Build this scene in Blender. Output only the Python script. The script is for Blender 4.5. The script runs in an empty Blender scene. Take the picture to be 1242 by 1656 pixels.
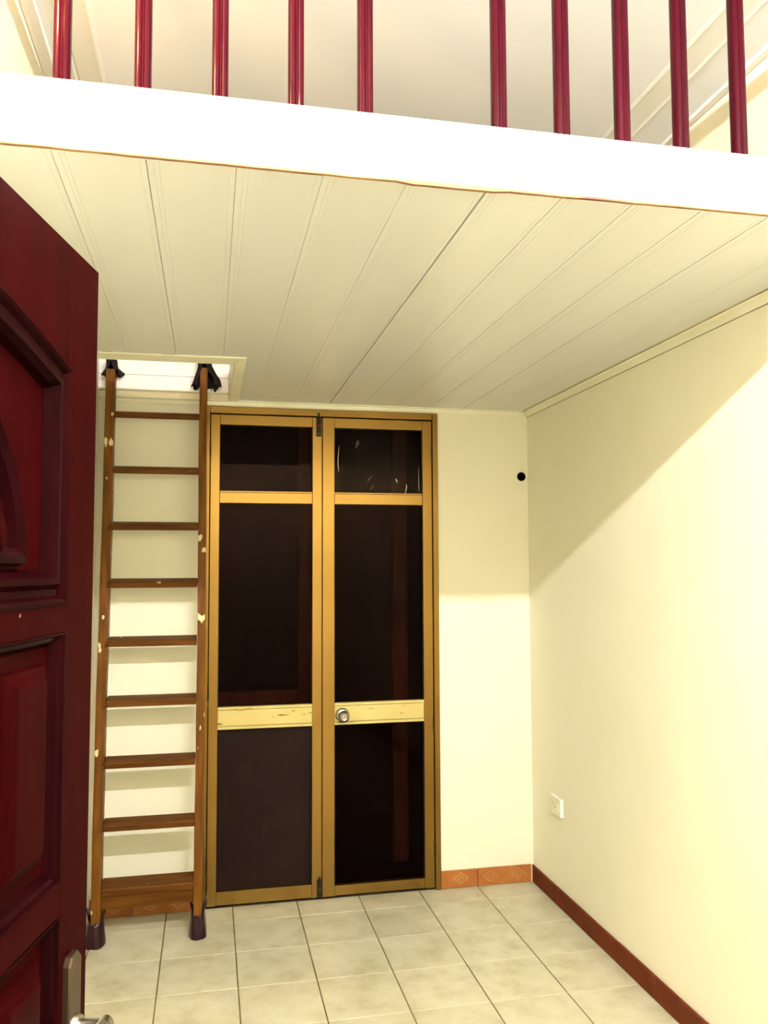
import bpy, bmesh, math, random
from mathutils import Vector, Matrix
random.seed(7)
sc = bpy.context.scene
C = sc.collection

# ---------------------------------------------------------------- camera
cam_d = bpy.data.cameras.new('camera')
cam_d.sensor_fit = 'HORIZONTAL'; cam_d.sensor_width = 36.0
cam_d.lens = 36.0 * 1342.08 / 1242.0
cam_d.clip_start = 0.02
cam = bpy.data.objects.new('camera', cam_d); C.objects.link(cam)
_r = Vector((0.97855818, -0.20592983, -0.00409435)); _u = Vector((-0.0096611, -0.0657469, 0.99778956)); _f = Vector((0.20574382, 0.9763556, 0.06632667))
cam.matrix_world = Matrix(((_r.x, _u.x, -_f.x, -1.6237), (_r.y, _u.y, -_f.y, -4.06568), (_r.z, _u.z, -_f.z, 1.58526), (0, 0, 0, 1)))
sc.camera = cam

# ---------------------------------------------------------------- world, exposure
w = bpy.data.worlds.new('world'); sc.world = w; w.use_nodes = True
w.node_tree.nodes['Background'].inputs[0].default_value = (0.9, 0.92, 1.0, 1)
w.node_tree.nodes['Background'].inputs[1].default_value = 0.05
sc.view_settings.view_transform = 'Standard'; sc.view_settings.look = 'None'
sc.view_settings.gamma = 1.0; sc.view_settings.use_curve_mapping = False
sc.view_settings.exposure = 0.0
TUBE_STRENGTH = 1150.0
BULB_STRENGTH = 1200.0

# room dimensions (metres): right wall x=0, back wall y=0, floor z=0
XL, YF, ZC = -2.14, -5.0, 3.12          # left wall, front wall, upper ceiling
ZL, ZT, YE = 2.395, 2.531, -2.4255      # loft soffit, loft top, loft front edge

# ---------------------------------------------------------------- helpers
def tag(o, label=None, cat=None, group=None, kind=None):
    if label: o['label'] = label
    if cat: o['category'] = cat
    if group: o['group'] = group
    if kind: o['kind'] = kind
    return o
def empty(name, loc, rz=0.0):
    o = bpy.data.objects.new(name, None); C.objects.link(o)
    o.location = loc; o.rotation_euler = (0, 0, rz); o.empty_display_size = 0.1
    return o
def obj(name, bm, mats, parent=None, smooth=None, loc=None):
    me = bpy.data.meshes.new(name)
    bmesh.ops.recalc_face_normals(bm, faces=bm.faces)
    bm.to_mesh(me); bm.free()
    for m in (mats if isinstance(mats, (list, tuple)) else [mats]): me.materials.append(m)
    if smooth:
        me.polygons.foreach_set('use_smooth', [True] * len(me.polygons))
        me.set_sharp_from_angle(angle=math.radians(smooth))
    o = bpy.data.objects.new(name, me); C.objects.link(o)
    if parent: o.parent = parent
    if loc: o.location = loc
    return o
def place(name, me, parent, loc):
    o = bpy.data.objects.new(name, me); C.objects.link(o); o.parent = parent; o.location = loc
    return o
def box(bm, x0, x1, y0, y1, z0, z1, bev=0.0, seg=1, mi=0, mat=None):
    r = bmesh.ops.create_cube(bm, size=1.0)
    vs = r['verts']
    for v in vs:
        v.co = Vector(((x0 + x1) / 2 + v.co.x * (x1 - x0), (y0 + y1) / 2 + v.co.y * (y1 - y0), (z0 + z1) / 2 + v.co.z * (z1 - z0)))
    if mat is not None: bmesh.ops.transform(bm, matrix=mat, verts=vs)
    fs = set(f for v in vs for f in v.link_faces)
    for f in fs: f.material_index = mi
    if bev > 0:
        es = list(set(e for v in vs for e in v.link_edges))
        rb = bmesh.ops.bevel(bm, geom=es, offset=bev, segments=seg, profile=0.5, affect='EDGES')
        for f in rb['faces']: f.material_index = mi
    return bm
def cyl(bm, p0, p1, r0, r1=None, n=20, caps=True, mi=0):
    r1 = r0 if r1 is None else r1
    p0 = Vector(p0); p1 = Vector(p1); d = (p1 - p0)
    m = Matrix.Translation((p0 + p1) / 2) @ d.to_track_quat('Z', 'Y').to_matrix().to_4x4()
    r = bmesh.ops.create_cone(bm, cap_ends=caps, segments=n, radius1=r0, radius2=r1, depth=d.length, matrix=m)
    for f in set(f for v in r['verts'] for f in v.link_faces): f.material_index = mi
def lathe(bm, prof, origin, axis, n=28, mi=0):
    """profile of (radius, distance along the axis) spun about the axis"""
    q = Vector(axis).to_track_quat('Z', 'Y'); o = Vector(origin); rings = []
    for (r, h) in prof:
        rings.append([bm.verts.new(o + q @ Vector((max(r, 1e-5) * math.cos(2 * math.pi * k / n), max(r, 1e-5) * math.sin(2 * math.pi * k / n), h))) for k in range(n)])
    for a, b in zip(rings, rings[1:]):
        for k in range(n):
            f = bm.faces.new((a[k], a[(k + 1) % n], b[(k + 1) % n], b[k])); f.material_index = mi
def prism(bm, pts, fn, d0, d1, mi=0):
    """polygon pts (a, b) extruded between depths d0 and d1; fn(a, b, d) gives the 3-D point"""
    lo = [bm.verts.new(fn(a, b, d0)) for a, b in pts]; hi = [bm.verts.new(fn(a, b, d1)) for a, b in pts]
    n = len(pts)
    fs = [bm.faces.new(lo), bm.faces.new(hi)]
    for k in range(n): fs.append(bm.faces.new((lo[k], lo[(k + 1) % n], hi[(k + 1) % n], hi[k])))
    for f in fs: f.material_index = mi
    return bm
def inset_poly(pts, o):
    """offset a counter-clockwise polygon inward by o with mitred corners"""
    out = []; n = len(pts)
    for k in range(n):
        p = Vector(pts[k]); a = Vector(pts[k - 1]); b = Vector(pts[(k + 1) % n])
        d1 = (p - a).normalized(); d2 = (b - p).normalized()
        n1 = Vector((-d1.y, d1.x)); n2 = Vector((-d2.y, d2.x)); m = (n1 + n2)
        m = m / max(0.35, m.dot(n1))
        out.append((p.x + m.x * o, p.y + m.y * o))
    return out
def sweep(bm, pts, prof, fn, cap=False, mi=0):
    """moulding along the closed polygon pts: prof is a list of (inset, height)"""
    rings = []
    for (o, h) in prof:
        rings.append([bm.verts.new(fn(a, b, h)) for a, b in inset_poly(pts, o)])
    n = len(pts)
    for r0, r1 in zip(rings, rings[1:]):
        for k in range(n):
            f = bm.faces.new((r0[k], r0[(k + 1) % n], r1[(k + 1) % n], r1[k])); f.material_index = mi
    if cap: bm.faces.new(rings[-1]).material_index = mi
    return bm

# ---------------------------------------------------------------- materials
def new_mat(name):
    m = bpy.data.materials.new(name); m.use_nodes = True
    nt = m.node_tree; b = nt.nodes['Principled BSDF']
    return m, nt, b
def N(nt, t, **kw):
    n = nt.nodes.new(t)
    for k, v in kw.items():
        if k in n.inputs: n.inputs[k].default_value = v
        else: setattr(n, k, v)
    return n
def ramp(nt, fac, stops):
    r = nt.nodes.new('ShaderNodeValToRGB'); e = r.color_ramp.elements
    while len(e) < len(stops): e.new(0.5)
    for k, (p, c) in enumerate(stops): e[k].position = p; e[k].color = (*c, 1)
    nt.links.new(fac, r.inputs[0]); return r
def coords(nt, scale=(1, 1, 1), rand=0.0, kind='Object'):
    tc = N(nt, 'ShaderNodeTexCoord'); mp = N(nt, 'ShaderNodeMapping'); mp.inputs['Scale'].default_value = scale
    src = tc.outputs[kind]
    if rand:
        oi = N(nt, 'ShaderNodeObjectInfo'); ad = N(nt, 'ShaderNodeVectorMath', operation='ADD'); mu = N(nt, 'ShaderNodeMath', operation='MULTIPLY')
        mu.inputs[1].default_value = rand; nt.links.new(oi.outputs['Random'], mu.inputs[0])
        nt.links.new(src, ad.inputs[0]); nt.links.new(mu.outputs[0], ad.inputs[1]); src = ad.outputs[0]
    nt.links.new(src, mp.inputs[0]); return mp.outputs[0]
def noise_mat(name, stops, scale=5.0, rough=0.5, metal=0.0, vec_scale=(1, 1, 1), detail=4.0, bump=0.0, bump_scale=None, spec=0.25, coat=0.0, rand=0.0, kind='Object'):
    m, nt, b = new_mat(name)
    v = coords(nt, vec_scale, rand, kind)
    n = N(nt, 'ShaderNodeTexNoise'); n.inputs['Scale'].default_value = scale; n.inputs['Detail'].default_value = detail
    nt.links.new(v, n.inputs['Vector'])
    r = ramp(nt, n.outputs[0], stops); nt.links.new(r.outputs[0], b.inputs['Base Color'])
    b.inputs['Roughness'].default_value = rough; b.inputs['Metallic'].default_value = metal
    b.inputs['Specular IOR Level'].default_value = spec; b.inputs['Coat Weight'].default_value = coat
    b.inputs['Coat Roughness'].default_value = 0.15
    if bump:
        n2 = N(nt, 'ShaderNodeTexNoise'); n2.inputs['Scale'].default_value = bump_scale or scale * 8; n2.inputs['Detail'].default_value = 3
        nt.links.new(v, n2.inputs['Vector'])
        bp = N(nt, 'ShaderNodeBump'); bp.inputs['Strength'].default_value = bump; bp.inputs['Distance'].default_value = 0.002
        nt.links.new(n2.outputs[0], bp.inputs['Height']); nt.links.new(bp.outputs[0], b.inputs['Normal'])
    return m, nt, b, r
def specks(nt, b, base_out, color, scale=26.0, thr=0.71, vec_scale=(1, 1, 1), rand=3.0):
    """paint drips and chips: small blobs of another paint with a shape of their own"""
    v = coords(nt, vec_scale, rand)
    n = N(nt, 'ShaderNodeTexNoise'); n.inputs['Scale'].default_value = scale; n.inputs['Detail'].default_value = 1.5
    nt.links.new(v, n.inputs['Vector'])
    r = ramp(nt, n.outputs[0], [(thr, (0, 0, 0)), (thr + 0.02, (1, 1, 1))])
    mx = N(nt, 'ShaderNodeMix', data_type='RGBA'); mx.inputs[7].default_value = (*color, 1)
    nt.links.new(r.outputs[0], mx.inputs[0]); nt.links.new(base_out, mx.inputs[6]); nt.links.new(mx.outputs[2], b.inputs['Base Color'])

M = {}
CREAM = (0.84, 0.79, 0.50)
M['wall'] = noise_mat('cream_wall_paint', [(0.3, (0.835, 0.80, 0.62)), (0.7, (0.865, 0.83, 0.66))], 2.5, 0.7, bump=0.15, bump_scale=60, spec=0.2)[0]
M['white_wall'] = noise_mat('white_paint', [(0.3, (0.84, 0.83, 0.78)), (0.7, (0.88, 0.87, 0.83))], 3, 0.6, spec=0.3)[0]
M['upper_ceiling'] = noise_mat('upper_ceiling_paint', [(0.3, (0.88, 0.90, 0.93)), (0.7, (0.90, 0.92, 0.95))], 1.2, 0.8, spec=0.1)[0]
M['pvc'] = noise_mat('ivory_plastic_panel', [(0.3, (0.63, 0.63, 0.59)), (0.7, (0.67, 0.675, 0.64))], 2.0, 0.32, vec_scale=(3, .6, 3), spec=0.4, rand=4)[0]
M['pvc_trim'] = noise_mat('ivory_plastic_trim', [(0.3, (0.80, 0.77, 0.58)), (0.75, (0.86, 0.84, 0.68))], 6, 0.4, spec=0.4)[0]
M['fascia'] = noise_mat('white_fascia_board', [(0.3, (0.86, 0.86, 0.85)), (0.7, (0.89, 0.89, 0.88))], 2, 0.3, spec=0.4)[0]
M['grout'] = noise_mat('dark_grout', [(0.3, (0.10, 0.075, 0.035)), (0.7, (0.20, 0.16, 0.08))], 12, 0.9)[0]
M['dirty_gap'] = noise_mat('grimy_joint', [(0.3, (0.16, 0.12, 0.05)), (0.7, (0.30, 0.25, 0.12))], 4, 0.9)[0]
M['lip'] = noise_mat('bare_brown_edge', [(0.35, (0.16, 0.06, 0.035)), (0.65, (0.36, 0.20, 0.09))], 7, 0.7, rand=1)[0]

def tile_mat():
    m, nt, b = new_mat('beige_mottled_tile')
    v = coords(nt, (1, 1, 1), 9.0)
    n = N(nt, 'ShaderNodeTexNoise'); n.inputs['Scale'].default_value = 9; n.inputs['Detail'].default_value = 6; n.inputs['Roughness'].default_value = 0.6
    n2 = N(nt, 'ShaderNodeTexNoise'); n2.inputs['Scale'].default_value = 3.2; n2.inputs['Detail'].default_value = 4
    nt.links.new(v, n.inputs['Vector']); nt.links.new(v, n2.inputs['Vector'])
    a = ramp(nt, n.outputs[0], [(0.30, (0.43, 0.39, 0.25)), (0.50, (0.545, 0.51, 0.36)), (0.70, (0.61, 0.58, 0.43))])
    c = ramp(nt, n2.outputs[0], [(0.35, (0.80, 0.78, 0.72)), (0.65, (1, 1, 1))])
    mx = N(nt, 'ShaderNodeMix', data_type='RGBA', blend_type='MULTIPLY'); mx.inputs[0].default_value = 0.35
    nt.links.new(a.outputs[0], mx.inputs[6]); nt.links.new(c.outputs[0], mx.inputs[7]); nt.links.new(mx.outputs[2], b.inputs['Base Color'])
    b.inputs['Roughness'].default_value = 0.38; b.inputs['Specular IOR Level'].default_value = 0.35
    return m
M['tile'] = tile_mat()
M['terracotta'] = noise_mat('terracotta_tile', [(0.3, (0.30, 0.095, 0.022)), (0.7, (0.44, 0.17, 0.045))], 9, 0.35, rand=5)[0]
M['terracotta_light'] = noise_mat('terracotta_relief', [(0.3, (0.42, 0.19, 0.06)), (0.7, (0.55, 0.28, 0.10))], 14, 0.35, rand=5)[0]
M['dark_terracotta'] = noise_mat('dark_red_brown_tile', [(0.3, (0.10, 0.022, 0.009)), (0.7, (0.155, 0.036, 0.014))], 8, 0.6, rand=5, spec=0.05)[0]

m, nt, b, r = noise_mat('golden_anodised_metal', [(0.3, (0.205, 0.116, 0.027)), (0.7, (0.255, 0.150, 0.038))], 2.5, 0.26, metal=0.88, vec_scale=(1, 1, .4), bump=0.05, bump_scale=200)
M['gold'] = m
m, nt, b, r = noise_mat('worn_yellow_metal', [(0.3, (0.50, 0.40, 0.14)), (0.7, (0.58, 0.48, 0.19))], 5, 0.4, metal=0.2)
specks(nt, b, r.outputs[0], (0.22, 0.13, 0.03), 14, 0.69, (1, 1, 6), 1.0); M['gold_pale'] = m
M['steel'] = noise_mat('satin_steel', [(0.3, (0.36, 0.33, 0.29)), (0.7, (0.46, 0.43, 0.38))], 30, 0.22, metal=1.0)[0]
M['dark_steel'] = noise_mat('tarnished_steel', [(0.3, (0.02, 0.014, 0.008)), (0.7, (0.05, 0.036, 0.02))], 30, 0.4, metal=0.8)[0]
M['plate'] = noise_mat('dull_brown_steel', [(0.3, (0.06, 0.036, 0.022)), (0.7, (0.09, 0.058, 0.036))], 14, 0.4, metal=0.85)[0]

m, nt, b, r = noise_mat('brown_stained_wood', [(0.25, (0.075, 0.025, 0.0035)), (0.5, (0.12, 0.043, 0.006)), (0.75, (0.18, 0.075, 0.011))], 7, 0.42, vec_scale=(6, 6, .5), rand=5, bump=0.15, bump_scale=30, spec=0.08)
specks(nt, b, r.outputs[0], (0.66, 0.54, 0.30), 27, 0.685, (1, 1, .6)); M['stile'] = m
m, nt, b, r = noise_mat('brown_tread_wood', [(0.25, (0.06, 0.019, 0.003)), (0.5, (0.095, 0.032, 0.005)), (0.75, (0.145, 0.056, 0.009))], 7, 0.5, vec_scale=(.5, 6, 6), rand=5, bump=0.15, bump_scale=30, spec=0.08)
specks(nt, b, r.outputs[0], (0.55, 0.38, 0.14), 19, 0.75); M['tread'] = m

def mahogany(name, a, c, spk=True, rough=0.24, coat=0.0, ior=1.045):
    m, nt, b, r = noise_mat(name, [(0.25, a), (0.75, c)], 5, rough, vec_scale=(5, 5, .6), rand=3, spec=0.5, coat=coat)
    b.inputs['IOR'].default_value = ior
    if spk: specks(nt, b, r.outputs[0], (0.55, 0.22, 0.14), 30, 0.79)
    return m
M['mahogany'] = mahogany('dark_red_door_varnish', (0.0085, 0.0005, 0.0006), (0.0165, 0.0008, 0.0009), True, 0.36)
M['mahogany_dark'] = mahogany('darker_moulding_varnish', (0.0045, 0.0004, 0.0007), (0.009, 0.0007, 0.0012), False, 0.14, 0.0, 1.06)
M['baluster'] = mahogany('glossy_dark_red_paint', (0.020, 0.0006, 0.0028), (0.034, 0.0010, 0.0045), False, 0.13, 0.0, 1.16)
M['cloth'] = noise_mat('black_cloth', [(0.3, (0.008, 0.006, 0.006)), (0.7, (0.018, 0.013, 0.012))], 20, 0.8, spec=0.15)[0]
M['wrap'] = noise_mat('dark_maroon_plastic', [(0.3, (0.010, 0.001, 0.004)), (0.7, (0.020, 0.002, 0.006))], 12, 0.3)[0]
M['black'] = noise_mat('black_plastic', [(0.3, (0.006, 0.004, 0.004)), (0.7, (0.010, 0.007, 0.006))], 20, 0.7, spec=0.1)[0]
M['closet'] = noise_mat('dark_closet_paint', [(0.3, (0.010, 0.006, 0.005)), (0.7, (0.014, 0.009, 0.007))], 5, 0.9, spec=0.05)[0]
M['closet_wood'] = noise_mat('closet_brown_wood', [(0.3, (0.22, 0.11, 0.075)), (0.7, (0.34, 0.18, 0.12))], 5, 0.6, vec_scale=(5, 5, .6))[0]
M['socket'] = noise_mat('ivory_socket_plastic', [(0.3, (0.80, 0.76, 0.56)), (0.7, (0.84, 0.80, 0.62))], 20, 0.4)[0]
M['socket_side'] = noise_mat('white_socket_plastic', [(0.3, (0.86, 0.84, 0.80)), (0.7, (0.9, 0.88, 0.84))], 20, 0.4)[0]
M['ribbed'] = noise_mat('dark_brown_ribbed_sheet', [(0.3, (0.010, 0.0052, 0.004)), (0.7, (0.016, 0.0085, 0.0065))], 3, 0.6, spec=0.05)[0]

def glass_mat(name, tint, gloss_fac, rough, gcol=(0.8, 0.7, 0.62)):
    m = bpy.data.materials.new(name); m.use_nodes = True; nt = m.node_tree; nt.nodes.clear()
    out = N(nt, 'ShaderNodeOutputMaterial'); t = N(nt, 'ShaderNodeBsdfTransparent'); g = N(nt, 'ShaderNodeBsdfGlossy'); mx = N(nt, 'ShaderNodeMixShader')
    nz = N(nt, 'ShaderNodeTexNoise'); nz.inputs['Scale'].default_value = 3.0
    rp = ramp(nt, nz.outputs[0], [(0.3, tuple(0.85 * c for c in tint)), (0.7, tint)])
    nt.links.new(rp.outputs[0], t.inputs['Color'])
    g.inputs['Color'].default_value = (*gcol, 1); g.inputs['Roughness'].default_value = rough; mx.inputs[0].default_value = gloss_fac
    nt.links.new(t.outputs[0], mx.inputs[1]); nt.links.new(g.outputs[0], mx.inputs[2]); nt.links.new(mx.outputs[0], out.inputs[0])
    return m
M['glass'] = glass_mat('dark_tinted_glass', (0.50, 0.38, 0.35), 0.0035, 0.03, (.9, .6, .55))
M['film'] = glass_mat('wrinkled_clear_film', (0.94, 0.92, 0.91), 0.0025, 0.02, (1, .85, .75))
def emit_mat(name, col, s):
    m = bpy.data.materials.new(name); m.use_nodes = True; nt = m.node_tree; b = nt.nodes['Principled BSDF']
    b.inputs['Base Color'].default_value = (0.8, 0.8, 0.8, 1); b.inputs['Emission Color'].default_value = (*col, 1); b.inputs['Emission Strength'].default_value = s
    return m
M['tube'] = emit_mat('glowing_tube', (0.98, 0.98, 1.0), TUBE_STRENGTH)
M['bulb'] = emit_mat('glowing_warm_bulb', (1.0, 0.62, 0.30), BULB_STRENGTH)

ID3 = lambda a, b, d: Vector((a, b, d))

# ================================================================ ROOM SHELL
# back wall: one plate with the opening for the glazed door and a round cable hole
HX, HZ, HR = -0.035, 2.053, 0.0215
DX0, DX1, DZ1 = -1.642, -0.489, 2.366
bm = bmesh.new()
def loop(pts):
    vs = [bm.verts.new((x, 0, z)) for x, z in pts]
    return [bm.edges.new((vs[k], vs[(k + 1) % len(vs)])) for k in range(len(vs))]
es = loop([(XL, 0), (DX0, 0), (DX0, DZ1), (DX1, DZ1), (DX1, 0), (0, 0), (0, ZC), (XL, ZC)])
es += loop([(HX + HR * math.cos(2 * math.pi * k / 24), HZ + HR * math.sin(2 * math.pi * k / 24)) for k in range(24)])
bmesh.ops.triangle_fill(bm, edges=es, use_beauty=True)
r = bmesh.ops.extrude_face_region(bm, geom=list(bm.faces))
for v in [g for g in r['geom'] if isinstance(g, bmesh.types.BMVert)]: v.co.y += 0.12
tag(obj('wall_back', bm, M['wall']), 'cream painted back wall with the golden glazed double door in it', 'wall', kind='structure')
bm = bmesh.new(); box(bm, 0, 0.1, YF, 0.12, -0.1, ZC + 0.1)
tag(obj('wall_right', bm, M['wall']), 'long cream wall on the right, lower part brightly lit', 'wall', kind='structure')
bm = bmesh.new(); box(bm, XL - 0.1, XL, YF, 0.12, -0.1, ZC + 0.1)
tag(obj('wall_left', bm, M['wall']), 'cream wall on the left behind the red door and ladder', 'wall', kind='structure')
bm = bmesh.new(); box(bm, XL - 0.1, 0.1, YF - 0.1, YF, -0.1, ZC + 0.1)
tag(obj('wall_front', bm, M['wall']), 'cream front wall facing the golden glazed door', 'wall', kind='structure')
bm = bmesh.new(); box(bm, XL, -1.99, -3.80, -3.68, 0.0, 2.12)
tag(obj('wall_front_return', bm, M['wall']), 'short cream wall stub that carries the red door', 'wall', kind='structure')
# upper ceiling with moulded border strips
bm = bmesh.new(); box(bm, XL - 0.1, 0.1, YF, 0.12, ZC, ZC + 0.1)
up = tag(obj('ceiling', bm, M['upper_ceiling']), 'pale flat ceiling high above the loft', 'ceiling', kind='structure')
for (xa, xb) in ((-2.06, -1.955), (-0.26, -0.145)):
    bm = bmesh.new()
    prof = [(xa, 0), (xa, .001), (xa + .012, .004), (xa + .022, .001), (xa + .034, .001), (xb - .034, .001), (xb - .022, .001), (xb - .012, .004), (xb, .001), (xb, 0)]
    prism(bm, prof, lambda a, b_, d: Vector((a, d, ZC - b_)), YF, 0)
    obj('ceiling_moulding', bm, M['white_wall'], up)
bm = bmesh.new(); box(bm, XL, -2.098, YF, 0, ZC - 0.012, ZC, 0.004)
obj('ceiling_moulding', bm, M['white_wall'], up)
bm = bmesh.new(); box(bm, -0.03, 0, YF, 0, ZC - 0.012, ZC, 0.004)
obj('ceiling_moulding', bm, M['white_wall'], up)

bm = bmesh.new(); prism(bm, [(-2.0405, -1.62), (-2.0375, -1.62), (-2.036, -.01), (-2.0395, -.01)], ID3, ZC - .0012, ZC + .001)
obj('open_joint', bm, M['black'], up)

# ---------------------------------------------------------------- floor tiles
bm = bmesh.new(); box(bm, XL - 0.1, 0.1, YF, 1.3, -0.1, -0.0025)
fl = tag(obj('floor', bm, M['grout']), 'beige mottled tiled floor with thin dark joints', 'floor', kind='structure')
T, G = 0.30, 0.0019
R0 = -0.171
def tile_mesh(w_, d_):
    bm = bmesh.new(); box(bm, -w_ / 2, w_ / 2, -d_ / 2, d_ / 2, -0.009, 0.0, 0.0)
    top = [e for e in bm.edges if all(v.co.z > -0.001 for v in e.verts)]
    bmesh.ops.bevel(bm, geom=top, offset=0.0012, segments=1, affect='EDGES')
    me = bpy.data.meshes.new('tile'); bm.to_mesh(me); bm.free(); me.materials.append(M['tile']); return me
cache = {}
rows = [(0.0, R0)] + [(R0 - k * T, R0 - (k + 1) * T) for k in range(16)]
for (ya, yb) in rows:
    for c in range(8):
        xa = -c * T; xb = max(-(c + 1) * T, XL)
        wx = round(xa - xb, 4); dy = round(ya - max(yb, YF), 4)
        if dy < 0.02: continue
        if (wx, dy) not in cache: cache[(wx, dy)] = tile_mesh(wx - 2.6 * G, dy - G * 1.1)
        o = place('tile', cache[(wx, dy)], fl, ((xa + xb) / 2, (ya + ya - dy) / 2, random.uniform(-.0003, .0002)))
        o.rotation_euler = (random.uniform(-.001, .001), random.uniform(-.001, .001), 0)

# ---------------------------------------------------------------- loft: soffit planks, slab, fascia
bm = bmesh.new()
box(bm, -1.532, 0, YE + 0.02, 0, ZL + 0.006, ZT)
box(bm, XL, -1.532, YE + 0.02, -0.76, ZL + 0.006, ZT)
lf = tag(obj('floor', bm, M['dirty_gap']), 'wooden loft deck overhead with a hatch at its left rear', 'floor', kind='structure')
seams = [-2.14, -1.933, -1.755, -1.577, -1.400, -1.223, -1.046, -0.872, -0.701, -0.530, -0.358, -0.186, -0.0]
sof = empty('ceiling', (-1.07, -1.2, ZL))
tag(sof, 'ivory plastic plank ceiling under the loft', 'ceiling', kind='structure')
def plank(x0, x1, gap):
    """hollow plastic ceiling plank: flat face, two fine ribs near one edge, recessed joint"""
    bm = bmesh.new()
    prof = [(x0 + gap, .001 + gap * 1.5), (x0 + gap + .0012, 0), (x0 + .014, 0), (x0 + .0155, .0008), (x0 + .017, 0), (x0 + .024, 0), (x0 + .0255, .0008), (x0 + .027, 0), (x1 - .014, 0), (x1 - .0125, .0006), (x1 - .011, 0), (x1 - .0012, 0), (x1 - .0001, .001 + gap * 1.5)]
    xs = []
    for (x, h) in prof:
        if xs and xs[-1][0] < -1.532 < x: xs += [(-1.5321, 0), (-1.5319, 0)]
        xs.append((x, h))
    jit = random.uniform(-.0008, .0006)
    vs = []
    for (x, h) in xs:
        yb = -0.762 if x < -1.532 else -0.004
        z = ZL + h + jit
        vs.append((bm.verts.new((x, YE + 0.004, z)), bm.verts.new((x, yb, z)), bm.verts.new((x, YE + 0.004, ZL + 0.0065)), bm.verts.new((x, yb, ZL + 0.0065))))
    for a, b_ in zip(vs, vs[1:]):
        bm.faces.new((a[0], b_[0], b_[1], a[1])); bm.faces.new((a[2], a[3], b_[3], b_[2]))
        bm.faces.new((a[0], a[2], b_[2], b_[0])); bm.faces.new((a[1], b_[1], b_[3], a[3]))
    for q in (vs[0], vs[-1]): bm.faces.new((q[0], q[1], q[3], q[2]))
    o = obj('plank', bm, M['pvc']); o.parent = sof; o.matrix_parent_inverse = Matrix.Translation(-Vector(sof.location))
for k, (a, b_) in enumerate(zip(seams, seams[1:])):
    plank(a, b_, (.0004, .0004, .0007, .0003, .0003, .0004, .0026, .0012, .0007, .0007, .0016, .0006)[k])
def soft(name, bm, mat):
    o = obj(name, bm, mat); o.parent = sof; o.matrix_parent_inverse = Matrix.Translation(-Vector(sof.location)); return o
bm = bmesh.new(); prism(bm, [(0, 0), (-.026, 0), (-.026, .004), (-.012, .006), (-.010, .016), (-.006, .030), (0, .030)], lambda a, b_, d: Vector((a, d, ZL + .0005 - b_)), YE + .003, -.001)
soft('wall_trim', bm, M['pvc_trim'])
bm = bmesh.new(); prism(bm, [(0, 0), (-.024, 0), (-.024, .004), (-.010, .006), (-.006, .026), (0, .026)], lambda a, b_, d: Vector((d, a, ZL + .0005 - b_)), XL, -.027)
soft('wall_trim', bm, M['pvc_trim'])
bm = bmesh.new(); box(bm, -.0285, -.0255, YE + .003, -.02, ZL - .0012, ZL + .003); soft('grimy_joint', bm, M['dirty_gap'])
bm = bmesh.new(); box(bm, -.0015, 0, YE + .003, -.001, ZL - .0315, ZL - .029); soft('grimy_joint', bm, M['dirty_gap'])
# hatch trims
bm = bmesh.new(); prism(bm, [(XL, -0.85), (-1.490, -0.868), (-1.530, -0.772), (XL, -0.752)], lambda a, b_, d: Vector((a, b_, d)), ZL - .005, ZL + .002)
bmesh.ops.bevel(bm, geom=[e for e in bm.edges if all(v.co.z < ZL for v in e.verts)], offset=.002, segments=1, affect='EDGES')
soft('hatch_trim', bm, M['pvc_trim'])
bm = bmesh.new(); prism(bm, [(-1.488, -0.866), (-1.491, -0.0265), (-1.534, -0.0265), (-1.531, -0.770)], lambda a, b_, d: Vector((a, b_, d)), ZL - .006, ZL + .002)
bmesh.ops.bevel(bm, geom=[e for e in bm.edges if all(v.co.z < ZL for v in e.verts)], offset=.002, segments=1, affect='EDGES')
soft('hatch_trim', bm, M['pvc_trim'])
bm = bmesh.new(); box(bm, -1.536, -1.5325, -0.772, -0.028, ZL - .004, ZT + .004)
soft('hatch_lining', bm, M['pvc_trim'])
bm = bmesh.new(); box(bm, XL, -1.5325, -0.760, -0.757, ZL - .004, ZT + .004)
soft('hatch_lining', bm, M['pvc_trim'])
# dirt-grimed nails along hatch front trim are too small to part out: one row of pins
bm = bmesh.new()
for (px_, n_) in ((-2.02, 4), (-1.80, 4), (-1.675, 1), (-1.60, 4)):
    for q in range(n_): cyl(bm, (px_ + q * .010, -0.862, ZL - .0015), (px_ + q * .010, -0.862, ZL + .001), .0022, n=6)
o = soft('nail_heads', bm, M['black']); o['kind'] = 'stuff'
# white fascia
bm = bmesh.new(); box(bm, XL, 0, YE, YE + 0.022, ZL, ZT, 0.0015)
tag(obj('trim_1', bm, M['fascia']), 'wide white fascia board along the loft edge under the red balusters', 'fascia', kind='structure')
bm = bmesh.new()
n = 60; rg = random.Random(3); top, bot = [], []
for k in range(n + 1):
    x = XL + (-XL) * k / n
    t_ = .0022 + .0022 * max(0, math.sin(x * 2.1 + 4.0)) + rg.uniform(0, .0012)
    if -1.22 < x < -1.02: t_ += .003
    bot.append((x, -t_))
prism(bm, [(XL, 0.001)] + bot + [(0, 0.001)], lambda a, b_, d: Vector((a, d, ZL + b_)), YE + .001, YE + .010)
tag(obj('trim_2', bm, M['lip']), 'thin brown edge strip under the white fascia', 'trim', kind='structure')
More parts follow.
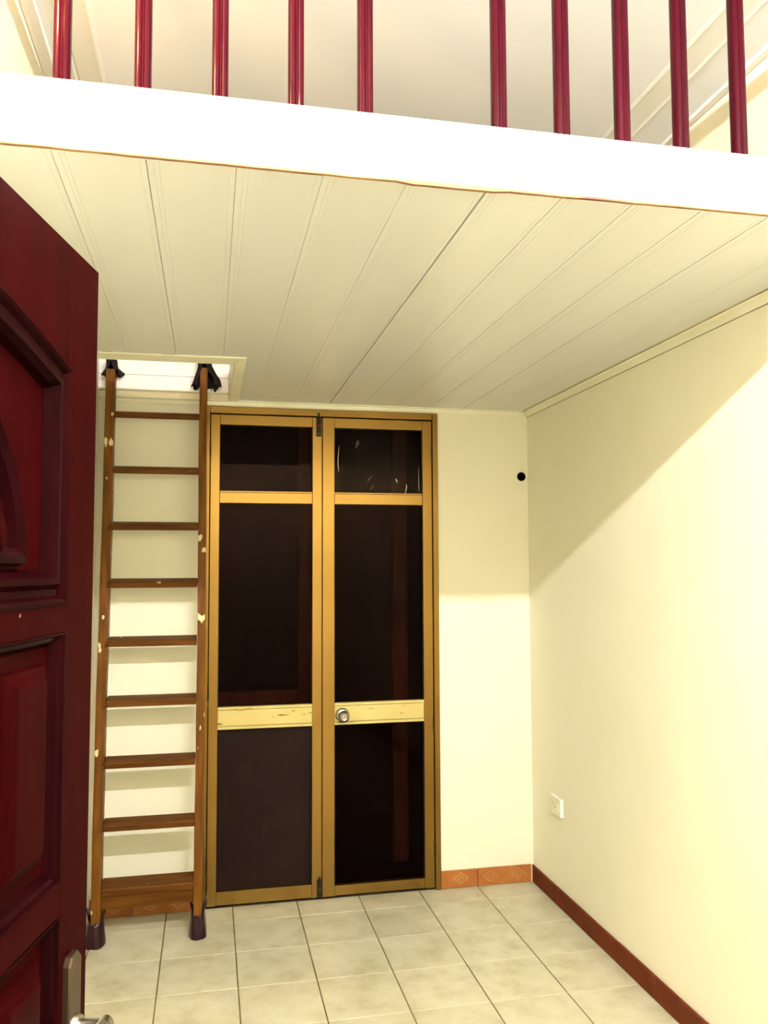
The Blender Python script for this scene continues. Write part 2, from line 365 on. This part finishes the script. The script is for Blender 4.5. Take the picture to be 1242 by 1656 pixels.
# white boards on the back wall above the loft level, seen through the hatch
tr = empty('trim_3', (-1.84, 0, 2.43)); tag(tr, 'white boards on the back wall seen through the ceiling hatch', 'wall board', kind='structure')
for (za, zb, th) in ((2.4285, 2.5015, .020), (2.504, 2.66, .016), (2.663, 2.90, .016), (2.903, ZC, .016)):
    bm = bmesh.new(); box(bm, XL, -1.537 if za < ZT else 0, -th, 0, za if za > ZT or za < 2.5 else za, zb, .0015)
    o = obj('board', bm, M['white_wall'], tr); o.matrix_parent_inverse = Matrix.Translation(-Vector(tr.location))
# ---------------------------------------------------------------- balusters
rail = empty('loft_railing', (-1.07, YE + 0.03, ZT))
tag(rail, 'dark red glossy railing balusters standing on the white loft fascia', 'railing')
def baluster_mesh(h):
    bm = bmesh.new(); R = .0165; prof = []
    for k in range(48):
        a = 2 * math.pi * k / 48; c_, s_ = math.cos(a), math.sin(a)
        r_ = R / (abs(c_) ** 3.2 + abs(s_) ** 3.2) ** (1 / 3.2)
        g = math.exp(-((math.degrees(a) - 262) / 5) ** 2) + math.exp(-((math.degrees(a) - 284) / 5) ** 2) + math.exp(-((math.degrees(a) - 95) / 6) ** 2)
        r_ -= .0022 * g
        prof.append((r_ * c_, r_ * s_))
    prism(bm, prof, ID3, 0, h)
    me = bpy.data.meshes.new('baluster'); bmesh.ops.recalc_face_normals(bm, faces=bm.faces); bm.to_mesh(me); bm.free()
    me.materials.append(M['baluster']); me.polygons.foreach_set('use_smooth', [True] * len(me.polygons)); me.set_sharp_from_angle(angle=math.radians(28)); return me
bme = baluster_mesh(0.47)
for x in (-2.065, -1.915, -1.762, -1.611, -1.457, -1.311, -1.014, -0.867, -0.721, -0.575, -0.425, -0.278, -0.13):
    o = place('baluster', bme, rail, (x + 1.07, -0.010, -0.001)); o.rotation_euler = (0, 0, random.uniform(-.06, .06))
bm = bmesh.new(); box(bm, XL + 1.07, 1.07, -0.04, 0.02, 0.469, 0.51, .008, 2)
obj('handrail', bm, M['baluster'], rail, 30)

# ---------------------------------------------------------------- baseboards
def relief_tile(bm, x0, x1, cx_list, th=.011, h=.085):
    box(bm, x0, x1, -th, 0, 0.001, h, .0015, mi=0)
    F = lambda a, b_, d: Vector((a, -th - d, b_))
    for cx in cx_list:
        for (rx, rz, wd, hh) in ((.040, .030, .0055, .0016), (.020, .0155, .0045, .0022)):
            pts = [(cx - rx, .046), (cx, .046 - rz), (cx + rx, .046), (cx, .046 + rz)]
            pts = [(min(max(a, x0 + .003), x1 - .003), b_) for a, b_ in pts]
            sweep(bm, pts, [(0, -.0005), (.0012, hh), (wd - .0012, hh), (wd, -.0005)], F, mi=1)
        cyl(bm, (cx, -th, .046), (cx, -th - .002, .046), .0035, .002, 6, mi=1)
bb = empty('baseboard_back', (-0.25, 0, 0)); tag(bb, 'orange terracotta skirting tiles with embossed diamonds along the back wall', 'baseboard', kind='structure')
for (x0, x1, cs) in ((-.487, -.3015, (-.388,)), (-.2985, -.017, (-.234, -.087)), (-2.138, -1.9515, (-2.032,)), (-1.9485, -1.667, (-1.875, -1.748))):
    bm = bmesh.new(); relief_tile(bm, x0, x1, cs); o = obj('tile', bm, [M['terracotta'], M['terracotta_light']], bb); o.matrix_parent_inverse = Matrix.Translation(-Vector(bb.location))
bm = bmesh.new(); box(bm, -.0165, -.0125, -.0125, 0, .001, .086); o = obj('corner_grout', bm, M['pvc_trim'], bb); o.matrix_parent_inverse = Matrix.Translation(-Vector(bb.location))
br = empty('baseboard_right', (0, -2, 0)); tag(br, 'dark red-brown skirting tiles along the foot of the right wall', 'baseboard', kind='structure')
y = 0.0
lens = [0.0] + [-.30 * k for k in range(1, 17)]
for a, b_ in zip(lens, lens[1:] + [YF]):
    if a - b_ < .02: continue
    bm = bmesh.new(); hh = .083 + random.uniform(-.002, .003)
    box(bm, -.0125, 0, b_ + .0006, a - .0006, .001, hh, .0015)
    o = obj('tile', bm, M['dark_terracotta'], br); o.matrix_parent_inverse = Matrix.Translation(-Vector(br.location))

# ---------------------------------------------------------------- dark room behind the glazed door
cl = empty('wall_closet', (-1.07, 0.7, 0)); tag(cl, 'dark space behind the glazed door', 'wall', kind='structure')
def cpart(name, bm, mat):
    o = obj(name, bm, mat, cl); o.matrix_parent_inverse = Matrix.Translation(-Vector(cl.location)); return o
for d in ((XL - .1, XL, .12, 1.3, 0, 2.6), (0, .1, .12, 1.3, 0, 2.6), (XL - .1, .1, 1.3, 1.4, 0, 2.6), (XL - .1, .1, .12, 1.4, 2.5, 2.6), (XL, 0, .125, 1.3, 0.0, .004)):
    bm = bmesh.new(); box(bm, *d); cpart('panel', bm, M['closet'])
fr = empty('inner_frame', (-1.1, 0.42, 0.004)); tag(fr, 'dim brown wooden post and rail frame behind the dark glass', 'frame')
def fpart(name, *d):
    bm = bmesh.new(); box(bm, *d, .003); o = obj(name, bm, M['closet_wood'], fr); o.matrix_parent_inverse = Matrix.Translation(-Vector(fr.location))
fpart('post', -1.150, -1.075, .40, .44, .004, 2.5)
fpart('post', -.634, -.553, .40, .44, .004, 2.5)
fpart('rail', -1.75, -1.150, .40, .44, .867, .937)

# ================================================================ GLAZED DOUBLE DOOR
door = empty('door_1', (-1.065, 0, 0)); tag(door, 'golden metal framed double door with dark glass in the back wall', 'door', kind='structure')
def dchild(name, bm, mat, parent=None, smooth=None):
    o = obj(name, bm, mat, parent or door, smooth)
    if not parent: o.matrix_parent_inverse = Matrix.Translation(-Vector(door.location))
    return o
YD = -0.012    # front face of the leaves
# outer frame: posts and head as one bent section
bm = bmesh.new()
for (a, b_, c_, d_) in ((DX0, -1.624, 0, DZ1), (-.517, DX1, 0, DZ1)):
    box(bm, a, b_, -.016, .05, c_, d_, .0018)
box(bm, -1.6235, -.5175, -.016, .05, 2.332, DZ1, .0018)
dchild('door_frame', bm, M['gold'])
bm = bmesh.new(); box(bm, -1.6235, -.5175, .012, .05, .0, .008); dchild('threshold', bm, M['dark_steel'])
def vmat(rail_mb, a, b_, z0, z1, step=True):
    """horizontal rail with a raised lip at its top and bottom edge"""
    h = z1 - z0
    box(rail_mb, a, b_, YD + .006, .028, z0, z1, .0)
    box(rail_mb, a, b_, YD + .001, YD + .008, z0 + h * .12 + .0022, z1 - h * .12 - .0022, .0012)
    if step:
        box(rail_mb, a, b_, YD - .004, YD + .003, z1 - h * .12, z1, .001); box(rail_mb, a, b_, YD - .004, YD + .003, z0, z0 + h * .12, .001)
def leaf(x0, gx0, gx1, x1, right):
    bm = bmesh.new(); box(bm, x0, gx0, YD, .03, .012, 2.327, .0015)
    lf_ = dchild('door_leaf', bm, M['gold'])
    S = lambda name, bm, mat, sm=None: dchild(name, bm, mat, lf_, sm)
    bm = bmesh.new(); box(bm, gx1, x1, YD, .03, .012, 2.327, .0015); S('stile', bm, M['gold'])
    bm = bmesh.new(); box(bm, gx0, gx1, YD + .002, .028, 2.278, 2.327, .001); S('rail', bm, M['gold'])
    bm = bmesh.new(); box(bm, gx0, gx1, YD + .002, .028, 1.897, 1.949, .0015); box(bm, gx0, gx1, YD + .006, .028, 1.9495, 1.957, .001); S('rail', bm, M['gold'])
    bm = bmesh.new(); vmat(bm, gx0, gx1, .822, .926); S('rail', bm, M['gold_pale'])
    bm = bmesh.new(); box(bm, gx0, gx1, YD + .002, .028, .014, .075 if not right else .060, .001); S('rail', bm, M['gold'])
    panes = [(1.957, 2.278), (.926, 1.897), (.06, .822)]
    for k, (za, zb) in enumerate(panes):
        bm = bmesh.new()
        if k == 2 and not right:
            nn = 96; W = gx1 - gx0; pts = []
            for q in range(nn + 1):
                x = gx0 + W * q / nn; pts.append((x, .010 + .0008 * (1 if q % 4 in (0, 1) else 0)))
            prism(bm, pts + [(gx1, .018), (gx0, .018)], lambda a, b_, d: Vector((a, b_, d)), za, zb)
            S('ribbed_panel', bm, M['ribbed'])
        else:
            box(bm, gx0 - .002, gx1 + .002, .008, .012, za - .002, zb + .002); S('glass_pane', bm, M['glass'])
    # dark rubber beads round each pane
    for (za, zb) in panes:
        bm = bmesh.new()
        for d in ((gx0, gx0 + .004, YD + .004, .010, za, zb), (gx1 - .004, gx1, YD + .004, .010, za, zb), (gx0, gx1, YD + .005, .010, zb - .004, zb)):
            box(bm, *d)
        S('glazing_bead', bm, M['black'])
    # hinges
    hx = x0 - .0015 if not right else x1 + .0015
    for hz in (2.16, .80 if right else 1.0, .2):
        bm = bmesh.new(); cyl(bm, (hx, YD - .003, hz - .035), (hx, YD - .003, hz + .035), .0045, n=10)
        cyl(bm, (hx, YD - .003, hz + .037), (hx, YD - .003, hz + .043), .0055, .003, 10); cyl(bm, (hx, YD - .003, hz - .043), (hx, YD - .003, hz - .037), .003, .0055, 10)
        S('hinge', bm, M['dark_steel'], 40)
    return lf_
left_leaf = leaf(-1.621, -1.577, -1.129, -1.0815, False)
right_leaf = leaf(-1.0785, -1.019, -.570, -.521, True)
left_leaf['label'] = 'left door leaf with a dark ribbed lower panel and bolts'
right_leaf['label'] = 'right door leaf with the round knob'
# surface bolts on the left leaf
def bolt(za, zb, x=-1.098):
    bm = bmesh.new(); box(bm, x - .013, x + .013, YD - .0035, YD + .0005, za, zb, .001)
    cyl(bm, (x, YD - .008, za + .01), (x, YD - .008, zb + .012), .0048, n=10)
    for f in (.12, .5, .88):
        z = za + (zb - za) * f; box(bm, x - .010, x + .010, YD - .014, YD - .002, z - .006, z + .006, .002)
    cyl(bm, (x, YD - .008, (za + zb) / 2 - .02), (x + .002, YD - .024, (za + zb) / 2 - .02), .0035, .0045, 8)
    dchild('bolt', bm, M['dark_steel'], left_leaf, 40)
bolt(2.232, 2.336); bolt(.012, .095, -1.092)
# knob on the right leaf's middle rail
bm = bmesh.new()
kx, kz = -.9815, .868
lathe(bm, [(0, 0), (.034, 0), (.0345, .003), (.031, .008), (.024, .011), (.013, .013), (.0115, .026), (.015, .032), (.0235, .038), (.0275, .047), (.0275, .054), (.0235, .062), (.0175, .0655), (.016, .0635), (.0105, .062), (.0095, .0635), (.006, .064), (0, .064)], (kx, YD - .0005, kz), (0, -1, 0), 32)
knob = dchild('knob', bm, M['steel'], right_leaf, 35)
bm = bmesh.new()
# key slot set in the knob
box(bm, kx - .0012, kx + .0012, YD - .0665, YD - .063, kz - .005, kz + .005)
dchild('keyhole', bm, M['black'], right_leaf)
# wrinkled clear film stuck inside the upper right pane
bm = bmesh.new(); NX, NZ = 88, 60; g = []
fx0, fx1, fz0, fz1 = -1.013, -.578, 1.962, 2.262
from mathutils import noise as mn
for j in range(NZ + 1):
    row = []
    for i in range(NX + 1):
        x = fx0 + (fx1 - fx0) * i / NX; z = fz0 + (fz1 - fz0) * j / NZ
        e = min(1, min(i, NX - i) / 6.0) * min(1, min(j, NZ - j) / 6.0)
        h = mn.noise(Vector((x * 26 - z * 18, z * 7 + x * 5, 3.1))) * .0022 + mn.noise(Vector((x * 70 - z * 40, z * 24, 9.2))) * .0006
        row.append(bm.verts.new((x, .004 - .002 - max(-.004, h) * e * .8, z)))
    g.append(row)
for j in range(NZ):
    for i in range(NX): bm.faces.new((g[j][i], g[j][i + 1], g[j + 1][i + 1], g[j + 1][i]))
dchild('plastic_film', bm, M['film'], right_leaf, 180)

# glossy slivers added as stand-ins for the film's glints on that pane
M['glint'] = glass_mat('film_glint_gloss', (0.8, 0.75, 0.72), 0.55, 0.12, (1, .82, .74))
def glint(pts, wd):
    bm = bmesh.new(); prev = None
    for k, (px, pz) in enumerate(pts):
        x = -1.016 + (px - 542) * .00318; z = 2.278 - (pz - 695) * .00318
        w_ = wd * (.25 + .75 * math.sin(math.pi * (k + .6) / (len(pts) + .2)))
        cur = [bm.verts.new((x + o * w_, .001 - .0025 * (1 - abs(o) * 2) - .001, z + .0006 * o)) for o in (-.5, 0, .5)]
        if prev:
            for a in (0, 1): bm.faces.new((prev[a], prev[a + 1], cur[a + 1], cur[a]))
        prev = cur
    dchild('film_glint', bm, M['glint'], right_leaf, 180)
glint([(548.5, 723), (548, 732), (547.2, 742), (546.8, 750), (547.5, 757), (548.2, 764)], .0042)
glint([(579, 713), (577, 717), (575, 720)], .0040)
glint([(580.5, 717), (578, 721), (574.5, 726)], .0045)
glint([(600, 770), (597, 774), (594, 778)], .0045)
glint([(603, 784), (600.5, 788), (598, 791)], .0035)
glint([(607, 764), (605, 767)], .0025)
glint([(596, 744), (591, 749)], .0018)
glint([(640, 773), (641, 776), (642.5, 779)], .0060)
glint([(657, 782), (657.3, 786), (656, 792), (655, 796)], .0045)
glint([(677, 752), (677, 770), (677.5, 792)], .0016)

# ================================================================ RED PANELLED DOOR (left, open)
th = math.radians(12.8395); dr = Vector((math.sin(th), math.cos(th), 0)); DW = 0.86
F0 = Vector((-1.77908, -2.86607, 0)); hinge = F0 - dr * DW
rd = empty('door_2', (hinge.x, hinge.y, 0.008), math.atan2(math.cos(th), math.sin(th)))
tag(rd, 'open dark red panelled wooden door at the left edge', 'door', kind='structure')
# local: +x from hinge to free edge, room face towards local -y
DT = .042; H = 2.0
def P2(u, z, d): return Vector((DW - u, -d, z))
def rdp(name, bm, mat, sm=None): return obj(name, bm, mat, rd, sm)
bm = bmesh.new(); prism(bm, [(0.004, 0.0), (DW, 0.0), (DW, H - .008), (.004, H - .008)], P2, -DT + .0, -.016); rdp('door_slab', bm, M['mahogany'])
def rpoly(name, pts, d0=-.016, d1=0.0, mat='mahogany'):
    bm = bmesh.new(); prism(bm, pts, P2, d0, d1)
    es = [e for e in bm.edges if all(abs(v.co.y + d1) < 1e-5 for v in e.verts)]
    bmesh.ops.bevel(bm, geom=es, offset=.0010, segments=1, affect='EDGES')
    return rdp(name, bm, M[mat])
UL, UR = .092, DW - .092
rpoly('door_stile', [(0, 0), (UL, 0), (UL, H - .008), (0, H - .008)])
rpoly('door_stile', [(UR, 0), (DW, 0), (DW, H - .008), (UR, H - .008)])
def arch(u):      # top line of the upper panel opening
    t = (u - UL) / (UR - UL); return 1.832 + .055 * math.sin(math.pi * min(1, max(0, t)))
us = [UL + (UR - UL) * k / 16 for k in range(17)]
rpoly('top_rail', [(UL, H - .008)] + [(u, arch(u)) for u in us] + [(UR, H - .008)])
rowsz = [(1.193, 1.497), (.82, 1.150), (.16, .72)]
rz = [(1.497, 1.532), (1.150, 1.193), (.72, .82), (0, .16)]
for (a, b_) in rz: rpoly('cross_rail', [(UL, a), (UR, a), (UR, b_), (UL, b_)])
cw = .178; mw = (UR - UL - 3 * cw) / 2
cols = [(UL + k * (cw + mw), UL + k * (cw + mw) + cw) for k in range(3)]
for (za, zb) in rowsz:
    for k in range(2): rpoly('mullion', [(cols[k][1], za), (cols[k + 1][0], za), (cols[k + 1][0], zb), (cols[k][1], zb)])
# recess mouldings and raised fields of the small panels; inset works on anticlockwise loops in (u, z)
for (za, zb) in rowsz:
    for (ua, ub) in cols:
        ring = [(ua, za), (ub, za), (ub, zb), (ua, zb)]
        bm = bmesh.new(); sweep(bm, ring, [(-.0005, .001), (.002, .001), (.004, -.004), (.009, -.006), (.012, -.011), (.016, -.0155)], P2); rdp('panel_moulding', bm, M['mahogany_dark'])
        bm = bmesh.new(); sweep(bm, ring, [(.034, -.0158), (.037, -.009), (.041, -.0085), (.0445, -.004), (.048, -.0035), (.052, .0005), (.055, .0008)], P2, cap=True); rdp('raised_panel', bm, M['mahogany'])
# upper panel
ring = [(UL, 1.532), (UR, 1.532)] + [(u, arch(u)) for u in reversed(us)]
bm = bmesh.new(); sweep(bm, ring, [(-.0005, .001), (.004, .0035), (.008, .001), (.012, -.004), (.020, -.004), (.026, .002), (.034, .0025), (.040, -.006), (.044, -.0155)], P2); rdp('panel_moulding', bm, M['mahogany_dark'])
bm = bmesh.new(); arc = []
cu = (UL + UR) / 2
for k in range(33):
    a = math.pi * k / 32; arc.append((cu + .236 * math.cos(a), 1.580 + .222 * math.sin(a)))
sweep(bm, arc, [(0, -.0155), (.003, -.004), (.010, -.001), (.016, -.004), (.020, -.006), (.026, -.0155)], P2)
rdp('arch_moulding', bm, M['mahogany_dark'])
bm = bmesh.new()
sweep(bm, arc, [(.034, -.0158), (.042, -.008), (.060, -.004)], P2, cap=True); rdp('raised_panel', bm, M['mahogany'])
# handle plate and lever
bm = bmesh.new()
pl = [(.038, .86), (.077, .86), (.077, 1.082), (.070, 1.092), (.048, 1.092), (.038, 1.082)]
sweep(bm, pl, [(0, 0), (0, .007), (.002, .009)], P2, cap=True); rdp('handle_plate', bm, M['plate'])
bm = bmesh.new(); LZ = 1.003
Q = lambda u, z, d: P2(u, z, d)
cyl(bm, Q(.059, LZ, .006), Q(.059, LZ, .016), .016, .014, 24)
cyl(bm, Q(.059, LZ, .014), Q(.059, LZ, .048), .0095, .0095, 20)
pts = [(.050, LZ, .045, .0105), (.064, LZ, .046, .0112), (.09, LZ + .002, .043, .0105), (.13, LZ, .041, .0095), (.160, LZ - .004, .038, .009)]
for a, b_ in zip(pts, pts[1:]): cyl(bm, Q(*a[:3]), Q(*b_[:3]), a[3], b_[3], 18)
rdp('lever', bm, M['steel'], 40)
bm = bmesh.new(); lathe(bm, [(0, 0), (.009, 0), (.009, .004), (.006, .005), (0, .005)], Q(.059, .90, .009), (0, -1, 0), 16)
rdp('lock_cylinder', bm, M['steel'])
for hz in (.25, 1.0, 1.8):
    bm = bmesh.new(); cyl(bm, Q(DW + .004, hz - .05, -.02), Q(DW + .004, hz + .05, -.02), .007, n=12); rdp('hinge', bm, M['dark_steel'], 40)

# ================================================================ LADDER
lad = empty('ladder', (-1.866, -0.31, 0)); tag(lad, 'brown wooden ladder leaning up through the ceiling hatch', 'ladder')
SL = 0.20 / 2.45; la = math.atan(SL)
def LP(x, s, d):     # x world, s = height along ladder, d = towards the room
    z = s; y = -0.31 + SL * s
    return Vector((x - d * 0 + 1.866, (y - d * math.cos(la)) + 0.31, z + d * math.sin(la)))
def lpart(name, bm, mat, parent=None, sm=None): return obj(name, bm, mat, parent or lad, sm)
def lbox(bm, x0, x1, z0, z1, d0, d1, bev=.0025):
    vs = [bm.verts.new(LP(x, z, d)) for x in (x0, x1) for z in (z0, z1) for d in (d0, d1)]
    idx = ((0, 1, 3, 2), (4, 6, 7, 5), (0, 4, 5, 1), (2, 3, 7, 6), (0, 2, 6, 4), (1, 5, 7, 3))
    fs = [bm.faces.new([vs[i] for i in f]) for f in idx]
    bmesh.ops.bevel(bm, geom=list(set(e for f in fs for e in f.edges)), offset=bev, segments=1, affect='EDGES')
def stile(x0, x1, ztop):
    bm = bmesh.new(); rings = []
    n = 26
    for k in range(n + 1):
        z = .02 + (ztop - .02) * k / n; wob = .0016 * math.sin(z * 3 + x0 * 5) + .0008 * math.sin(z * 11)
        rings.append([bm.verts.new(LP(x0 + wob + ox * (x1 - x0), z, -.070 + od * .070)) for ox, od in ((.06, 0), (.94, 0), (1, .03), (1, .97), (.92, 1), (.08, 1), (0, .97), (0, .03))])
    for a, b_ in zip(rings, rings[1:]):
        for k in range(8): bm.faces.new((a[k], a[(k + 1) % 8], b_[(k + 1) % 8], b_[k]))
    bm.faces.new(rings[0]); bm.faces.new(rings[-1])
    return lpart('stile', bm, M['stile'])
s1 = stile(-2.098, -2.058, 2.505); s2 = stile(-1.674, -1.638, 2.530)
tilt = math.radians(12)
for k in range(9):
    z = 2.289 - .2593 * k
    bm = bmesh.new()
    ov = .012 if 2 <= k <= 7 else 0.0
    t_ = .014 if k < 8 else .017
    y0 = -0.31 + SL * z
    dep = .080 if k < 8 else .098
    mat = Matrix.Translation(Vector((0, y0 + .31 + .0, z))) @ Matrix.Rotation(tilt, 4, 'X')
    box(bm, -2.0575 - ov * 0 + 1.866, -1.6745 + 1.866, -.003, dep - .008, -t_, t_, .003, 1, mat=mat)
    if k == 8:
        box(bm, -2.0575 + 1.866, -1.6745 + 1.866, .000, .020, -.075, -t_ + .002, .002, mat=mat)
    rg_ = lpart('rung', bm, M['tread'])
    if ov:
        bm = bmesh.new(); cyl(bm, (-2.066 + 1.866, y0 + .31 - .006, z - .001), (-2.0575 + 1.866, y0 + .31 - .006, z - .001), .0125, n=8)
        lpart('tenon', bm, M['tread'], rg_)
# plastic wraps on the feet
def foot(cx, sc_, seed, dark):
    bm = bmesh.new(); rg = random.Random(seed); nn = 28; rings = []
    hs = [0.0, .004, .03, .06, .085, .105, .125]
    for j, h in enumerate(hs):
        ring = []
        for k in range(nn):
            a = 2 * math.pi * k / nn; c_, s_ = math.cos(a), math.sin(a)
            q = 3.0; rr = 1 / (abs(c_) ** q + abs(s_) ** q) ** (1 / q)
            wx = (.036, .040, .038, .034, .031, .030, .032)[j] * sc_; wy = (.056, .060, .058, .055, .052, .051, .053)[j]
            ru = 1 + .05 * math.sin(5 * a + seed + j * .7) + rg.uniform(-.02, .02)
            hh = h
            if j >= 5:      # torn upper edge: high ears at the sides, low in front
                ear = max(0, abs(c_) - .55) / .45
                hh = h - .030 * (1 - ear) + (.022 if j == 6 else .006) * ear + rg.uniform(-.006, .006) * (j == 6)
                if j == 6: ru *= 1 + .22 * ear
            y = -0.31 + .041 + SL * max(h, .0)
            ring.append(bm.verts.new((cx + wx * rr * c_ * ru + 1.866, y + wy * rr * s_ * ru + .31, max(0.0, hh))))
        rings.append(ring)
    for a, b_ in zip(rings, rings[1:]):
        for k in range(nn): bm.faces.new((a[k], a[(k + 1) % nn], b_[(k + 1) % nn], b_[k]))
    bm.faces.new(rings[0])
    o = lpart('foot_wrap', bm, M['wrap'], None, 50)
    md = o.modifiers.new('thick', 'SOLIDIFY'); md.thickness = .002; md.offset = -1
    return o
foot(-2.078, 1.0, 1, True)['label'] = 'dark maroon plastic wrap on the left foot'
foot(-1.656, .92, 4, False)['label'] = 'torn dark maroon plastic wrap on the right foot'
# black cloth tied over the tops
def top_cloth(cx, spread, seed, zb, ztop, xl, hang=1.0):
    bm = bmesh.new(); rg = random.Random(seed)
    # cap over the stile end, then a skirt hanging behind and to both sides
    nn = 22; rings = []
    yc = -0.31 + SL * ztop + .040
    lev = [(ztop + .050, .020, .024), (ztop + .040, .036, .050), (ztop + .012, .034, .052), (ztop - .015, .042, .050), (ztop - .045, .054, .048), (ztop - .075, .064, .046), (ztop - .100, .070, .042)]
    for j, (z, wx, wy) in enumerate(lev):
        if z < ztop: z = ztop - (ztop - z) * hang
        ring = []
        for k in range(nn):
            # open at the front: angles from -55 round the back to 235 degrees
            f = k / (nn - 1); op = 0 if j < 2 else min(38, 14 * (j - 1))
            a = math.radians(-90 + op + (360 - 2 * op) * f); c_, s_ = math.cos(a), math.sin(a)
            ru = 1 + .10 * math.sin(6 * a + seed * 2 + j * .4) + rg.uniform(-.03, .03)
            sx = spread * (wx * .8 if c_ < 0 else wx * (1, 1, 1.1, 1.25, 1.4, 1.2, .75)[j])
            if c_ < 0: sx = min(sx, abs(cx - xl) - .004)
            zz = z
            if j == 6: zz += (rg.uniform(-.022, .030) + (.035 if abs(c_) < .3 else 0)) * hang
            yy = min(yc + wy * s_ * ru, -.024)
            ring.append(bm.verts.new((cx + sx * c_ * ru + 1.866, yy + .31, zz)))
        rings.append(ring)
    for a, b_ in zip(rings, rings[1:]):
        for k in range(nn - 1): bm.faces.new((a[k], a[k + 1], b_[k + 1], b_[k]))
    bm.faces.new(rings[0])
    o = lpart('cloth_wrap', bm, M['cloth'], None, 60)
    md = o.modifiers.new('thick', 'SOLIDIFY'); md.thickness = .003; md.offset = 0
    return o
top_cloth(-2.078, .72, 2, 0, 2.512, XL, .30)['label'] = 'black cloth on the left stile top'
top_cloth(-1.656, 1.0, 5, 0, 2.530, XL)['label'] = 'black cloth hanging round the right stile top'

# ================================================================ SMALL THINGS
sl = empty('cable_hole_sleeve', (HX, 0, HZ)); tag(sl, 'round black hole sleeve high in the back wall near the corner', 'cable hole')
bm = bmesh.new(); n = 28
lathe(bm, [(HR - .0005, .10), (HR - .0005, -.0015), (HR + .0018, -.0015), (HR + .0018, -.0003)], (0, 0, 0), (0, 1, 0), n)
obj('sleeve', bm, M['black'], sl, 40)
bm = bmesh.new(); cyl(bm, (0, .098, 0), (0, .102, 0), HR - .001, n=24); obj('cap', bm, M['black'], sl)

so = empty('wall_socket', (0, -.32, .46)); tag(so, 'ivory surface mounted socket low on the right wall', 'socket')
bm = bmesh.new(); box(bm, -.0125, 0, -.06, .06, -.0415, .0415, .002, 2); obj('back_box', bm, M['socket_side'], so)
bm = bmesh.new(); box(bm, -.0175, -.0125, -.0605, .0605, -.042, .042, .002, 2); pt = obj('face_plate', bm, M['socket'], so)
bm = bmesh.new()
for (dy, dz, s_) in ((.020, .010, .3), (.008, -.010, -.3), (-.012, .0, 0)): box(bm, -.0180, -.0170, dy - .0045, dy + .0045, dz - .0018, dz + .0018)
obj('socket_slots', bm, M['dirty_gap'], pt)
bm = bmesh.new(); box(bm, -.0200, -.0170, -.048, -.030, -.016, .016, .001); obj('rocker_switch', bm, M['socket_side'], pt)
lw = empty('wall_plate', (XL, -.22, .44)); tag(lw, 'white blank plate on the left wall half hidden by the red door', 'wall plate')
bm = bmesh.new(); box(bm, 0, .010, -.043, .043, -.043, .043, .003, 2); obj('face_plate', bm, M['socket_side'], lw)

# lamp: ceiling batten above and behind the camera
tl = empty('ceiling_lamp', (-1.05, -3.834, 2.998)); tag(tl, 'long white tube lamp hung on two rods in front of the loft', 'lamp')
for s_ in (-1, 1):
    bm = bmesh.new(); cyl(bm, (s_ * .4, 0, -.005), (s_ * .4, 0, ZC - 2.998), .005, n=8); obj('rod', bm, M['white_wall'], tl)
bm = bmesh.new(); box(bm, -.62, .62, -.03, .03, -.028, 0, .004); obj('batten', bm, M['white_wall'], tl)
for s_ in (-1, 1):
    bm = bmesh.new(); box(bm, s_ * .605 - .012, s_ * .605 + .012, -.014, .014, -.062, -.027, .003); obj('lamp_holder', bm, M['white_wall'], tl)
bm = bmesh.new(); cyl(bm, (-.592, 0, -.048), (.592, 0, -.048), .013, n=16); obj('tube', bm, M['tube'], tl, 40)
wb = empty('wall_lamp', (XL, -2.78, 2.90)); tag(wb, 'small warm bulb on the upper left wall', 'lamp')
bm = bmesh.new(); cyl(bm, (0, 0, 0), (.035, 0, 0), .032, .026, 20); obj('lamp_base', bm, M['white_wall'], wb, 40)
bm = bmesh.new(); lathe(bm, [(0, 0), (.013, .0), (.015, .015), (.028, .04), (.031, .058), (.025, .078), (.012, .089), (0, .092)], (.034, 0, 0), (1, 0, 0), 20); obj('bulb', bm, M['bulb'], wb, 60)
